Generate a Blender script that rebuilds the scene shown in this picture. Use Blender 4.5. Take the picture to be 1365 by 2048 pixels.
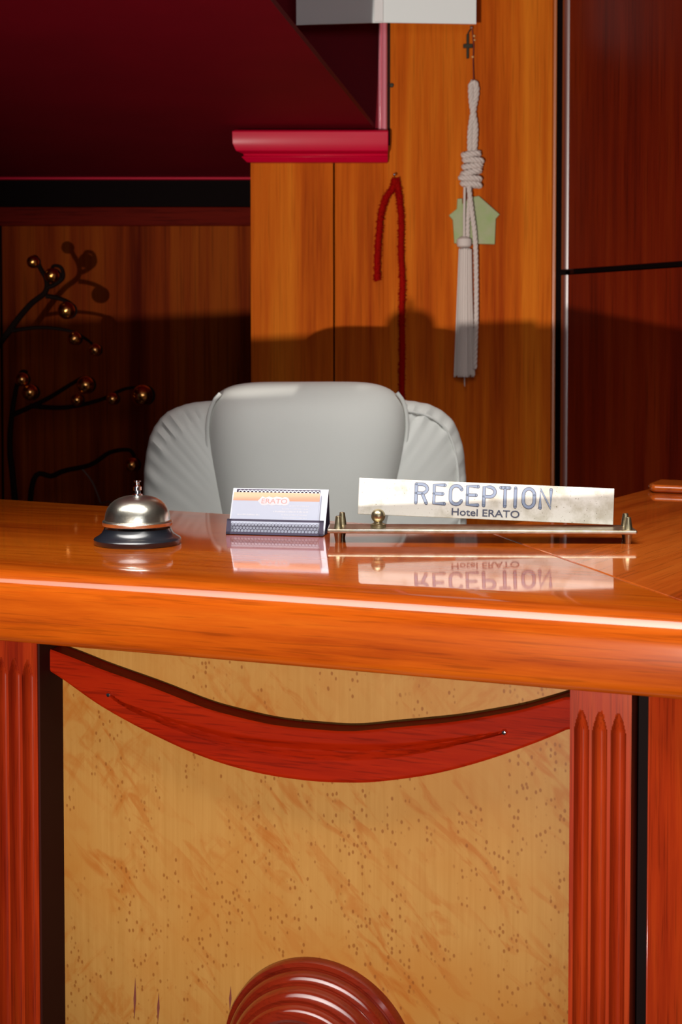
import bpy, math, random
import numpy as np
from mathutils import Vector, Matrix
random.seed(7)
for o in list(bpy.data.objects): bpy.data.objects.remove(o, do_unlink=True)
SC = bpy.context.scene
COL = SC.collection

# ------------------------------------------------------------------ camera
FPX, PITCH, CZ = 2844.4, math.radians(2.2), 1.293
PY = 700 + FPX * math.tan(PITCH)                        # row of the optical axis (rising-front crop)
cam = bpy.data.cameras.new('camera'); cam_o = bpy.data.objects.new('camera', cam); COL.objects.link(cam_o)
cam_o.location = (0, 0, CZ); cam_o.rotation_euler = (math.radians(90) - PITCH, 0, 0)
cam.sensor_fit = 'VERTICAL'; cam.sensor_height = 36; cam.lens = FPX / 2048 * 36
cam.dof.use_dof = True; cam.dof.focus_distance = 1.40; cam.dof.aperture_fstop = 15
cam.clip_start = 0.05; cam.shift_y = -(1024 - PY) / 2048
SC.camera = cam_o

# ------------------------------------------------------------------ world, lights, exposure
w = bpy.data.worlds.new('world'); SC.world = w; w.use_nodes = True
w.node_tree.nodes['Background'].inputs[0].default_value = (0.75, 0.82, 1, 1)
w.node_tree.nodes['Background'].inputs[1].default_value = 0.03
def look(o, t):
    o.rotation_euler = (Vector(t) - o.location).to_track_quat('-Z', 'Y').to_euler()
def area(name, loc, target, sx, sy, power, col):
    l = bpy.data.lights.new(name, 'AREA'); l.shape = 'RECTANGLE'; l.size = sx; l.size_y = sy
    l.energy = power; l.color = col
    o = bpy.data.objects.new(name, l); COL.objects.link(o); o.location = loc; look(o, target); return o
# added low spot standing in for sun off the lobby floor, left behind the photographer: throws the counter's shadow up the rear wall
k = bpy.data.lights.new('floor_reflection_spot', 'SPOT'); k.energy = 440; k.color = (1, 0.93, 0.84)
k.shadow_soft_size = 0.018; k.spot_size = math.radians(42); k.spot_blend = 1.0
ko = bpy.data.objects.new('floor_reflection_spot', k); COL.objects.link(ko); ko.location = (-0.80, -1.30, 0.757); look(ko, (0.50, 3.0, 1.72))
dl = area('counter_downlight', (0.05, 0.74, 2.45), (0.29, 1.36, 1.1), 3.3, 0.75, 30, (1, 0.97, 0.92)); dl.data.spread = math.radians(84)
area('lobby_window', (0.7, -2.6, 1.95), (0.0, 1.3, 1.0), 1.9, 1.0, 24, (0.90, 0.95, 1))
SC.view_settings.view_transform = 'Standard'; SC.view_settings.look = 'None'
SC.view_settings.exposure = 0; SC.view_settings.gamma = 1; SC.view_settings.use_curve_mapping = False

# ------------------------------------------------------------------ measuring helpers
def ray(px, py):
    x = (px - 682.5) / FPX; y = (PY - py) / FPX
    return Vector((x, math.cos(PITCH) + y * math.sin(PITCH), -math.sin(PITCH) + y * math.cos(PITCH)))
def az(px, py, z):
    r = ray(px, py); return Vector((0, 0, CZ)) + r * ((z - CZ) / r.z)
def ay(px, py, Y):
    r = ray(px, py); return Vector((0, 0, CZ)) + r * (Y / r.y)
ZT, TH = 1.10, 0.065                                    # counter height, edge thickness
F0 = az(0, 1286, ZT - TH); F1 = az(1365, 1405, ZT - TH)
YAW = math.atan2(F1.y - F0.y, F1.x - F0.x)
UX = Vector((math.cos(YAW), math.sin(YAW), 0)); UN = Vector((-math.sin(YAW), math.cos(YAW), 0))
FO = Vector((F0.x, F0.y, 0))
def cp(px, py, s):                                      # counter-local (x, z) on the vertical plane set back s
    r = ray(px, py); t = ((FO + UN * s) - Vector((0, 0, CZ))).dot(UN) / r.dot(UN)
    P = Vector((0, 0, CZ)) + r * t
    return (P - FO).dot(UX), P.z

# ------------------------------------------------------------------ mesh helpers
class M:
    def __init__(s): s.v = []; s.f = []
    def add(s, vs, fs):
        b = len(s.v); s.v += [tuple(v) for v in vs]; s.f += [tuple(i + b for i in f) for f in fs]; return s
    def box(s, x0, x1, y0, y1, z0, z1):
        vs = [(x, y, z) for z in (z0, z1) for y in (y0, y1) for x in (x0, x1)]
        return s.add(vs, [(0, 2, 3, 1), (4, 5, 7, 6), (0, 1, 5, 4), (2, 6, 7, 3), (0, 4, 6, 2), (1, 3, 7, 5)])
    def lathe(s, prof, c=(0, 0, 0), n=48, axis='z'):
        vs = []; fs = []; m = len(prof)
        for i in range(n):
            a = 2 * math.pi * i / n; ca, sa = math.cos(a), math.sin(a)
            for r, h in prof:
                if axis == 'z': p = (r * ca, r * sa, h)
                elif axis == 'y': p = (r * ca, -h, r * sa)
                else: p = (h, r * ca, r * sa)
                vs.append((p[0] + c[0], p[1] + c[1], p[2] + c[2]))
        for i in range(n):
            j = (i + 1) % n
            for q in range(m - 1): fs.append((i * m + q, j * m + q, j * m + q + 1, i * m + q + 1))
        s.add(vs, fs)
        b = len(s.v) - len(vs)
        for q in (0, m - 1):
            if prof[q][0] > 1e-6: s.f.append(tuple(b + i * m + q for i in (range(n) if q else reversed(range(n)))))
        return s
    def tube(s, pts, r, n=10, cap=True):
        pts = [Vector(p) for p in pts]; m = len(pts); R = r if hasattr(r, '__len__') else [r] * m
        vs = []; up = None
        for i, p in enumerate(pts):
            t = (pts[min(i + 1, m - 1)] - pts[max(i - 1, 0)]).normalized()
            if up is None:
                up = Vector((0, 0, 1)) if abs(t.z) < .9 else Vector((1, 0, 0))
            a = (up - t * up.dot(t)).normalized(); b = t.cross(a); up = a
            for q in range(n):
                th = 2 * math.pi * q / n; vs.append(p + (a * math.cos(th) + b * math.sin(th)) * R[i])
        fs = [(i * n + q, i * n + (q + 1) % n, (i + 1) * n + (q + 1) % n, (i + 1) * n + q) for i in range(m - 1) for q in range(n)]
        if cap: fs += [tuple(reversed(range(n))), tuple((m - 1) * n + q for q in range(n))]
        return s.add(vs, fs)
    def prism(s, poly, y0, y1):                         # poly of (x, z), extruded in y
        n = len(poly); vs = [(x, y0, z) for x, z in poly] + [(x, y1, z) for x, z in poly]
        return s.add(vs, [tuple(range(n)), tuple(reversed(range(n, 2 * n)))] + [(i, (i + 1) % n + n - n, (i + 1) % n + n, i + n) for i in range(n)])
    def slab(s, poly, z0, z1):                          # poly of (x, y), extruded in z
        n = len(poly); vs = [(x, y, z0) for x, y in poly] + [(x, y, z1) for x, y in poly]
        return s.add(vs, [tuple(reversed(range(n))), tuple(range(n, 2 * n))] + [(i, (i + 1) % n, (i + 1) % n + n, i + n) for i in range(n)])
    def grid(s, fn, nu, nv, closed=False):
        vs = [fn(i / nu, j / nv) for i in range(nu + 1) for j in range(nv + 1)]
        return s.add(vs, [(i * (nv + 1) + j, (i + 1) * (nv + 1) + j, (i + 1) * (nv + 1) + j + 1, i * (nv + 1) + j + 1) for i in range(nu) for j in range(nv)])
    def ball(s, c, r, n=20):
        return s.lathe([(r * math.sin(math.pi * i / 12), -r * math.cos(math.pi * i / 12)) for i in range(13)], c, n)
    def build(s, name, mat, parent=None, smooth=True, bevel=0, seg=2, loc=None, rz=0):
        me = bpy.data.meshes.new(name); me.from_pydata(s.v, [], s.f); me.validate(); me.update()
        import bmesh
        bm = bmesh.new(); bm.from_mesh(me); bmesh.ops.remove_doubles(bm, verts=bm.verts, dist=1e-6)
        bmesh.ops.recalc_face_normals(bm, faces=bm.faces); bm.to_mesh(me); bm.free()
        o = bpy.data.objects.new(name, me); COL.objects.link(o)
        me.materials.append(mat)
        if smooth:
            me.polygons.foreach_set('use_smooth', [True] * len(me.polygons))
            me.set_sharp_from_angle(angle=math.radians(38))
        if bevel:
            b = o.modifiers.new('bevel', 'BEVEL'); b.width = bevel; b.segments = seg; b.limit_method = 'ANGLE'; b.angle_limit = math.radians(38)
        if parent: o.parent = parent
        if loc: o.location = loc
        o.rotation_euler.z = rz
        return o
def tag(o, label=None, cat=None, group=None, kind=None):
    for a, b in (('label', label), ('category', cat), ('group', group), ('kind', kind)):
        if b: o[a] = b
    return o
def empty(name, loc, rz=0):
    o = bpy.data.objects.new(name, None); COL.objects.link(o); o.location = loc; o.rotation_euler.z = rz
    o.empty_display_size = .05; return o
def smooth_path(pts, n=8):
    P = [Vector(p) for p in pts]; out = []
    for i in range(len(P) - 1):
        p0, p1, p2, p3 = P[max(i - 1, 0)], P[i], P[i + 1], P[min(i + 2, len(P) - 1)]
        for k in range(n):
            t = k / n
            out.append(.5 * ((2 * p1) + (p2 - p0) * t + (2 * p0 - 5 * p1 + 4 * p2 - p3) * t * t + (3 * p1 - p0 - 3 * p2 + p3) * t ** 3))
    return out + [P[-1]]
def interp(xs, ys, x): return float(np.interp(x, xs, ys))

# ------------------------------------------------------------------ materials
def new_mat(name):
    m = bpy.data.materials.new(name); m.use_nodes = True; nt = m.node_tree
    return m, nt, nt.nodes['Principled BSDF']
def plain(name, col, rough=.5, metal=0, coat=0, coat_r=.05, bump=0, bscale=200, spec=.5, var=0, vscale=20, vcol=None, sheen=0):
    m, nt, b = new_mat(name); N = nt.nodes; L = nt.links
    b.inputs['Base Color'].default_value = (*col, 1); b.inputs['Roughness'].default_value = rough
    b.inputs['Metallic'].default_value = metal; b.inputs['Coat Weight'].default_value = coat
    b.inputs['Coat Roughness'].default_value = coat_r; b.inputs['Specular IOR Level'].default_value = spec
    b.inputs['Sheen Weight'].default_value = sheen
    tc = N.new('ShaderNodeTexCoord')
    if bump:
        n = N.new('ShaderNodeTexNoise'); n.inputs['Scale'].default_value = bscale; n.inputs['Detail'].default_value = 4
        L.new(tc.outputs['Object'], n.inputs['Vector'])
        bp = N.new('ShaderNodeBump'); bp.inputs['Strength'].default_value = bump; bp.inputs['Distance'].default_value = .001
        L.new(n.outputs[0], bp.inputs['Height']); L.new(bp.outputs[0], b.inputs['Normal'])
    if var:
        n = N.new('ShaderNodeTexNoise'); n.inputs['Scale'].default_value = vscale; n.inputs['Detail'].default_value = 6
        L.new(tc.outputs['Object'], n.inputs['Vector'])
        cr = N.new('ShaderNodeValToRGB'); cr.color_ramp.elements[0].position = .5 - .2; cr.color_ramp.elements[1].position = .5 + .2
        vc = vcol or tuple(c * (1 - var) for c in col)
        cr.color_ramp.elements[0].color = (*vc, 1); cr.color_ramp.elements[1].color = (*col, 1)
        L.new(n.outputs[0], cr.inputs[0]); L.new(cr.outputs[0], b.inputs['Base Color'])
    return m
def wood(name, cols, grain='x', fine=60, stretch=14, rough=.35, coat=1, coat_r=.05, band=9, bandmix=.5, pores=.35, wobble=0.0, bump=.05):
    """lacquered veneer: long streaks along the grain, broad bands, small dark pores"""
    m, nt, b = new_mat(name); N = nt.nodes; L = nt.links
    tc = N.new('ShaderNodeTexCoord')
    ax = 'xyz'.index(grain)
    def noise(scale, st, detail=5, rgh=.6, dist=0):
        mp = N.new('ShaderNodeMapping'); sc = [scale] * 3; sc[ax] = scale / st; mp.inputs['Scale'].default_value = sc
        n = N.new('ShaderNodeTexNoise'); n.inputs['Scale'].default_value = 1; n.inputs['Detail'].default_value = detail
        n.inputs['Roughness'].default_value = rgh; n.inputs['Distortion'].default_value = dist
        L.new(tc.outputs['Object'], mp.inputs[0]); L.new(mp.outputs[0], n.inputs['Vector']); return n
    nf = noise(fine, stretch, 7, .65, wobble); nb = noise(band, stretch * .7, 3, .5, wobble)
    mx = N.new('ShaderNodeMix'); mx.data_type = 'FLOAT'; mx.inputs[0].default_value = bandmix
    L.new(nf.outputs[0], mx.inputs[2]); L.new(nb.outputs[0], mx.inputs[3])
    cr = N.new('ShaderNodeValToRGB'); e = cr.color_ramp.elements
    e[0].position = .36; e[0].color = (*cols[0], 1); e[1].position = .64; e[1].color = (*cols[-1], 1)
    if len(cols) == 3: q = e.new(.5); q.color = (*cols[1], 1)
    L.new(mx.outputs[0], cr.inputs[0])
    np_ = noise(fine * 7, stretch * 2, 2, .5)
    pr = N.new('ShaderNodeValToRGB'); pr.color_ramp.elements[0].position = .34; pr.color_ramp.elements[1].position = .46
    pr.color_ramp.elements[0].color = (1 - pores,) * 3 + (1,); pr.color_ramp.elements[1].color = (1, 1, 1, 1)
    L.new(np_.outputs[0], pr.inputs[0])
    mu = N.new('ShaderNodeMix'); mu.data_type = 'RGBA'; mu.blend_type = 'MULTIPLY'; mu.inputs[0].default_value = 1
    L.new(cr.outputs[0], mu.inputs[6]); L.new(pr.outputs[0], mu.inputs[7]); L.new(mu.outputs[2], b.inputs['Base Color'])
    b.inputs['Specular IOR Level'].default_value = .03 if coat < .1 else .04
    b.inputs['Roughness'].default_value = rough; b.inputs['Coat Weight'].default_value = coat; b.inputs['Coat Roughness'].default_value = coat_r
    bp = N.new('ShaderNodeBump'); bp.inputs['Strength'].default_value = bump; bp.inputs['Distance'].default_value = .001
    L.new(nf.outputs[0], bp.inputs['Height']); L.new(bp.outputs[0], b.inputs['Normal'])
    return m
def maple(name):
    m, nt, b = new_mat(name); N = nt.nodes; L = nt.links
    tc = N.new('ShaderNodeTexCoord')
    def mapped(sc, rot=(0, 0, 0)):
        mr = N.new('ShaderNodeMapping'); mr.inputs['Rotation'].default_value = rot; L.new(tc.outputs['Object'], mr.inputs[0])
        mp = N.new('ShaderNodeMapping'); mp.inputs['Scale'].default_value = sc
        L.new(mr.outputs[0], mp.inputs[0]); return mp
    def noise(mp, detail=4, rgh=.5, dist=0):
        n = N.new('ShaderNodeTexNoise'); n.inputs['Scale'].default_value = 1; n.inputs['Detail'].default_value = detail
        n.inputs['Roughness'].default_value = rgh; n.inputs['Distortion'].default_value = dist
        L.new(mp.outputs[0], n.inputs['Vector']); return n
    def ramp(src, p0, c0, p1, c1):
        r = N.new('ShaderNodeValToRGB'); e = r.color_ramp.elements; e[0].position = p0; e[0].color = (*c0, 1)
        e[1].position = p1; e[1].color = (*c1, 1); L.new(src, r.inputs[0]); return r
    def mix(fac, a, bb, mode='MIX'):
        x = N.new('ShaderNodeMix'); x.data_type = 'RGBA'; x.blend_type = mode
        if isinstance(fac, float): x.inputs[0].default_value = fac
        else: L.new(fac, x.inputs[0])
        L.new(a, x.inputs[6]) if not isinstance(a, tuple) else setattr(x.inputs[6], 'default_value', (*a, 1))
        L.new(bb, x.inputs[7]) if not isinstance(bb, tuple) else setattr(x.inputs[7], 'default_value', (*bb, 1))
        return x
    vg = noise(mapped((260, 260, 9)), 3, .6, .6)
    base = ramp(vg.outputs[0], .25, (.265, .122, .027), .75, (.305, .150, .038))
    bl = noise(mapped((7, 7, 7)), 3)
    base2 = mix(ramp(bl.outputs[0], .42, (0, 0, 0), .65, (1, 1, 1)).outputs[0], base.outputs[0], (.275, .112, .020))
    # diagonal flame figure
    fg = noise(mapped((75, 75, 22), (0, math.radians(46), 0)), 3, .55, .9)
    fm = ramp(fg.outputs[0], .50, (0, 0, 0), .64, (.68, .68, .68))
    big = noise(mapped((14, 14, 9), (0, math.radians(30), 0)), 2)
    bm_ = ramp(big.outputs[0], .40, (.15, .15, .15), .62, (1, 1, 1))
    fm2 = mix(1.0, fm.outputs[0], bm_.outputs[0], 'MULTIPLY')
    c2 = mix(fm2.outputs[2], base2.outputs[2], (.24, .062, .005))
    fg2 = noise(mapped((70, 70, 26), (0, math.radians(-36), 0)), 3, .55, .9); fq = ramp(fg2.outputs[0], .52, (0, 0, 0), .70, (.6, .6, .6))
    bg2 = noise(mapped((8, 8, 6), (0, 1, 0)), 2); bq = ramp(bg2.outputs[0], .46, (0, 0, 0), .60, (1, 1, 1))
    fq2 = mix(1.0, fq.outputs[0], bq.outputs[0], 'MULTIPLY'); c2 = mix(fq2.outputs[2], c2.outputs[2], (.24, .068, .006))
    # bird's eyes: little elongated dots in clusters
    vo = N.new('ShaderNodeTexVoronoi'); vo.inputs['Scale'].default_value = 1; L.new(mapped((260, 260, 170)).outputs[0], vo.inputs['Vector'])
    dt = ramp(vo.outputs['Distance'], .22, (1, 1, 1), .36, (0, 0, 0))
    sp = N.new('ShaderNodeSeparateColor'); L.new(vo.outputs['Color'], sp.inputs[0])
    pk = ramp(sp.outputs[0], .50, (0, 0, 0), .53, (1, 1, 1))
    cl = noise(mapped((42, 42, 15)), 2, .5, .4)
    cm = ramp(cl.outputs[0], .47, (0, 0, 0), .52, (1, 1, 1))
    d1 = mix(1.0, dt.outputs[0], pk.outputs[0], 'MULTIPLY'); d2 = mix(1.0, d1.outputs[2], cm.outputs[0], 'MULTIPLY')
    d3 = mix(1.0, d2.outputs[2], (.75, .75, .75), 'MULTIPLY')
    c3 = mix(d3.outputs[2], c2.outputs[2], (.15, .042, .005))
    # veneer joints
    sx = N.new('ShaderNodeSeparateXYZ'); L.new(tc.outputs['Object'], sx.inputs[0])
    L.new(c3.outputs[2], b.inputs['Base Color'])
    b.inputs['Roughness'].default_value = .42; b.inputs['Coat Weight'].default_value = .12; b.inputs['Coat Roughness'].default_value = .25; b.inputs['Specular IOR Level'].default_value = .1
    return m

TOPW = wood('countertop_wood', [(.20, .024, .001), (.32, .053, .002), (.40, .084, .004)], 'x', 70, 16, .32, 1, .05, 10, .5, .25, 0, .03)
RETW = wood('return_wood', [(.24, .032, .003), (.36, .065, .006), (.43, .092, .010)], 'x', 45, 14, .32, 1, .04, 8, .55, .25, .8, .03)
SWAGW = wood('swag_mahogany', [(.13, .004, .0005), (.19, .007, .0006), (.23, .011, .001)], 'x', 80, 12, .5, .0, .12, 14, .5, .3)
PILW = wood('pilaster_mahogany', [(.15, .009, .002), (.24, .020, .003), (.29, .034, .004)], 'z', 120, 26, .4, .4, .12, 26, .5, .3)
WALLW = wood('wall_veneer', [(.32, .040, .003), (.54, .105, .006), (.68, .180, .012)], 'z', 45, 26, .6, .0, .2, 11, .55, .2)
RECW = wood('recess_veneer', [(.10, .008, .001), (.23, .030, .003), (.32, .060, .005)], 'z', 42, 34, .6, 0, .3, 12, .55, .3)  # dark red-brown veneer, lowered further to carry the recess's shade
CABW = wood('cabinet_mahogany', [(.07, .005, .002), (.14, .010, .002), (.19, .020, .003)], 'z', 40, 30, .4, .5, .3, 12, .5, .3)
TRIMW = wood('trim_mahogany', [(.11, .006, .003), (.16, .010, .004)], 'x', 40, 14, .6, 0, .3)
DARKW = plain('stained_and_shaded_wood', (.020, .003, .002), .6, spec=.1)
BLACKW = plain('black_trim', (.005, .002, .002), .7, spec=.05)
MED = wood('medallion_wood', [(.09, .006, .002), (.14, .011, .003)], 'x', 90, 8, .25, 1, .10, 14, .5, .2)
MAPLE = maple('birdseye_maple')
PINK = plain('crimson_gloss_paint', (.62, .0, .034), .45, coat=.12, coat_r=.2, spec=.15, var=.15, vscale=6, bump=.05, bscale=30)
PINKW = plain('crimson_paint_shaded', (.19, .0, .009), .65, spec=.15, var=.15, vscale=5, bump=.08, bscale=60)  # same crimson paint as the ledge, darkened to hold the soffit's shade
LEATH = plain('white_leather', (.80, .81, .77), .5, bump=.12, bscale=900, var=.04, vscale=8)
NICKEL = plain('worn_nickel', (.84, .80, .69), .27, 1, var=.35, vscale=60, bump=.1, bscale=400)
CHROME = plain('bright_chrome', (.85, .84, .92), .08, 1)
BLKP = plain('black_enamel', (.010, .012, .018), .30, coat=.7, coat_r=.1)
BRASS = plain('aged_brass', (.50, .42, .26), .34, 1, var=.4, vscale=220, bump=.1, bscale=700)
BRASSP = plain('dull_brass_plate', (.60, .53, .42), .34, 1, var=.3, vscale=90, vcol=(.40, .31, .20))
FLOOR = plain('floor_tile', (.20, .13, .09), .35, var=.2, vscale=3)
CEIL = plain('ceiling_paint', (.40, .37, .33), .8)
PAPER = plain('white_paper', (.88, .93, .93), .7)

def plate_mat():
    m, nt, b = new_mat('brushed_sign_metal'); N = nt.nodes; L = nt.links
    tc = N.new('ShaderNodeTexCoord')
    def nz(scale, det, rg=.6):
        n = N.new('ShaderNodeTexNoise'); n.inputs['Scale'].default_value = scale; n.inputs['Detail'].default_value = det; n.inputs['Roughness'].default_value = rg
        L.new(tc.outputs['Object'], n.inputs['Vector']); return n
    def rp(s, p0, c0, p1, c1):
        r = N.new('ShaderNodeValToRGB'); r.color_ramp.elements[0].position = p0; r.color_ramp.elements[1].position = p1
        r.color_ramp.elements[0].color = (*c0, 1); r.color_ramp.elements[1].color = (*c1, 1); L.new(s, r.inputs[0]); return r
    a = rp(nz(28, 5).outputs[0], .36, (.36, .33, .27), .50, (.53, .51, .47))
    s = rp(nz(420, 3).outputs[0], .30, (.25, .20, .12), .36, (1, 1, 1))
    mx = N.new('ShaderNodeMix'); mx.data_type = 'RGBA'; mx.blend_type = 'MULTIPLY'; mx.inputs[0].default_value = 1
    L.new(a.outputs[0], mx.inputs[6]); L.new(s.outputs[0], mx.inputs[7]); L.new(mx.outputs[2], b.inputs['Base Color'])
    b.inputs['Roughness'].default_value = .45; b.inputs['Metallic'].default_value = .1
    return m
SIGN = plate_mat()

# ------------------------------------------------------------------ room shell
def struct(o): return tag(o, kind='structure')
YW, YR = 3.0, 3.6                                        # wood wall, deeper recess wall
struct(M().box(-3, 3, -3.2, 5, -.05, 0).build('floor', FLOOR))
struct(M().box(-3, 3, -3.2, 5, 2.75, 2.80).build('ceiling', CEIL))
struct(M().box(-3, 3, -3.3, -3.2, 0, 2.75).build('wall_front', CEIL))
struct(M().box(3, 3.1, -3.2, 5, 0, 2.75).build('wall_right', CEIL))
def X(px, Y): return (px - 682.5) / FPX * (Y * math.cos(PITCH))  # rough x of a pixel column
xl, xj, xr = ay(502, 600, YW).x, ay(768, 200, YW).x, ay(1112, 400, YW).x
zl = ay(600, 290, YW).z                                  # middle of the crimson ledge
xs1, xs2 = ay(667, 600, YW).x, ay(735, 600, YW).x
# veneered boards of the rear wall
for nm, (a, b, z1) in enumerate(((xl, xs1, zl), (xs1 + .0032, xj, zl), (xj, xr - .0075, 2.75))):
    o = M().box(a, b, YW, YW + .03, 0, z1).build('wall_back' if nm == 2 else 'wall_back_board', WALLW, bevel=.001)
    struct(o)
struct(M().box(xl + .004, xr + .3, YW + .03, YW + .05, 0, zl).build('wall_back_core', BLACKW))
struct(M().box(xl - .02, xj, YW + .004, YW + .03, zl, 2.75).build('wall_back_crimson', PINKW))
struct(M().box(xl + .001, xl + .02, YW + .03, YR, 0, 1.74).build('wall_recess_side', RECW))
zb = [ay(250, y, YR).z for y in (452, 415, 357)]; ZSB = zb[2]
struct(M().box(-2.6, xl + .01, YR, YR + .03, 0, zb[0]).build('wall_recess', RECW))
struct(M().box(-2.6, xl + .01, YR - .012, YR + .03, zb[0], zb[1]).build('trim_1', TRIMW, bevel=.002))
struct(M().box(-2.6, xl + .01, YR + .01, YR + .03, zb[1], zb[2]).build('trim_2', BLACKW))
struct(M().box(-2.6, xl + .01, YR - .006, YR + .02, zb[2] - .003, zb[2] + .003).build('trim_3', PINK, bevel=.001))
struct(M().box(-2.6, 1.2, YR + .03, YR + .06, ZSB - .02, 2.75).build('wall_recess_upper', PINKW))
xg = ay(3, 550, YR).x
struct(M().box(xg - .004, xg + .002, YR - .003, YR, 0, zb[0]).build('trim_4', BLACKW))
# crimson soffit of the stairs over the recess; its right edge runs back to the wall
ZS = zb[2] + .003
SL = .046
def zs(Y): return ZS + (YR - Y) * SL
def asof(px, py):
    z = ZS
    for _ in range(12): P = az(px, py, z); z = zs(P.y)
    return P
e0, e1 = asof(541, 0), asof(745, 252)
def edge(Y): return e0.x + (e1.x - e0.x) * (Y - e0.y) / (e1.y - e0.y)
sp_ = [(-2.6, 1.3), (edge(1.3), 1.3), (edge(YW), YW), (xl, YW), (xl, YR + .03), (-2.6, YR + .03)]
n_ = len(sp_)
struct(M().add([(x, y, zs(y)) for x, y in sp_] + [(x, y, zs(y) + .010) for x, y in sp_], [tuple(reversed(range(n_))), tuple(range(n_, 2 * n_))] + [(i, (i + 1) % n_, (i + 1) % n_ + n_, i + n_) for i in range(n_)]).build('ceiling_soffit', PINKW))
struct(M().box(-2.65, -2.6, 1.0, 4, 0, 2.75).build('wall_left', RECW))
# ledge moulding where the soffit meets the wood wall
LX0, LX1 = ay(464, 290, YW - .04).x, ay(777, 290, YW - .04).x
zt_, zb_ = ay(600, 259, YW - .04).z, ay(600, 324, YW - .02).z
h = zt_ - zb_
prof = [(0, zt_), (-.038, zt_), (-.044, zt_ - .004), (-.043, zt_ - h * .45), (-.036, zt_ - h * .68), (-.022, zt_ - h * .74), (-.020, zt_ - h * .80), (-.026, zt_ - h * .84), (-.014, zt_ - h), (0, zt_ - h)]
m = M()
ends = []
n = len(prof)
for xx, sgn in ((LX0, 1), (LX1, -1)):
    for y, z in prof:
        ins = (0.044 + y) * .95 if sgn == 1 else 0
        m.v.append((xx + sgn * ins, YW + y, z))
m.f += [tuple(range(n)), tuple(range(2 * n - 1, n - 1, -1))] + [(i, i + n, (i + 1) % n + n, (i + 1) % n) for i in range(n)]
struct(m.build('trim_5', PINK, bevel=.0015))
# vertical crimson corner bead, its highlight put in as lighter pink
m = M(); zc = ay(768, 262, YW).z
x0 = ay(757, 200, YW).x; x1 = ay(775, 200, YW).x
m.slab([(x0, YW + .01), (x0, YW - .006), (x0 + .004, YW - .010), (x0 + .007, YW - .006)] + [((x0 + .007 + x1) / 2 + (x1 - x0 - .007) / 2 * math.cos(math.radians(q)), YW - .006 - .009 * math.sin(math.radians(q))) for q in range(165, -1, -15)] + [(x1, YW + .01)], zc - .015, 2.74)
struct(m.build('trim_6', plain('highlit_gloss_paint', (.75, .22, .28), .3, coat=1, coat_r=.15), bevel=.001))
m = M().box(x1 + .001, x1 + .006, YW - .0015, YW + .001, zc - .03, 2.74)
struct(m.build('trim_7', DARKW))
# right edge strip of the wood wall
struct(M().box(xr - .007, xr + .001, YW - .004, YW + .03, 0, 2.75).build('trim_8', plain('varnished_edge', (.50, .12, .012), .35, spec=1, coat=1, coat_r=.35), bevel=.002, seg=3))

struct(M().box(xr - .002, xr + .35, YW + .012, YW + .028, 0, 2.75).build('gap_filler', BLACKW))  # black filler added behind the gap by the cabinet so it stays dark

# ------------------------------------------------------------------ tall cabinet on the right
c0 = ay(1122, 545, 2.95); c1 = ay(1365, 537, 2.66)
cy = math.atan2(c1.y - c0.y, c1.x - c0.x)
cab = empty('tall_cabinet', (c0.x, c0.y, 0), cy)
tag(cab, 'tall dark mahogany cabinet with upper and lower doors beside the wood-panelled wall', 'cabinet')
zg = c0.z
m = M().box(.004, .62, .022, .45, 0, 2.6); m.build('body', DARKW, cab)
EDGEW = plain('polished_edge_wood', (.16, .02, .006), .40, spec=1.0); EDGEW.node_tree.nodes['Principled BSDF'].inputs['IOR'].default_value = 2.2
def cabdoor(z0, z1):
    # door slab with a rounded left edge
    pts = [(.62, 0), (.62, .02), (.024, .02), (.024, 0)]
    pts_ = [(.62, 0), (.62, .02)] + [(.011 - .011 * math.sin(a), .011 - .011 * math.cos(a)) if False else (.011 + .011 * math.cos(a), .011 + .011 * math.sin(a)) for a in [math.pi * (.5 + i / 10) for i in range(11)]]
    o = M().slab(pts, z0, z1).build('door', CABW, cab)
    M().lathe([(0, z0), (.0125, z0), (.0125, z1), (0, z1)], (.0118, .0085, 0), 40).build('rounded_edge', EDGEW, o)
    return o
cabdoor(zg + .006, 2.58); cabdoor(.08, zg - .006)
M().box(.02, .62, .018, .03, zg - .006, zg + .006).build('gap_rail', BLACKW, cab)
# ------------------------------------------------------------------ counter base (local frame along the front)
base = empty('reception_counter', (FO.x, FO.y, 0), YAW)
tag(base, 'mahogany reception counter front with a birdseye maple panel and fluted pilasters', 'counter')
SP, SS, SM = .020, .038, .059                            # set-backs: pilaster, swag, maple panel
ZU = ZT - TH
pR0, pR1 = cp(1139, 1700, SP)[0], cp(1262, 1700, SP)[0]
pL1 = cp(77, 1700, SP)[0]; PW = pR1 - pR0; pL0 = pL1 - PW
gR = cp(1295, 1700, SP)[0]
M().box(pL1, pR1 + .002, SM, SM + .012, 0.08, ZU).build('maple_panel', MAPLE, base)
M().box(-1.15, pL1 - .0005, SM, SM + .012, 0.08, ZU).build('side_panel', MAPLE, base)
M().box(-1.2, gR + .065, SM + .012, .34, 0.0, ZU).build('carcass', DARKW, base)
M().box(-1.15, gR + .03, .04, SM + .012, 0.0, .08).build('plinth', DARKW, base, bevel=.002)
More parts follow.
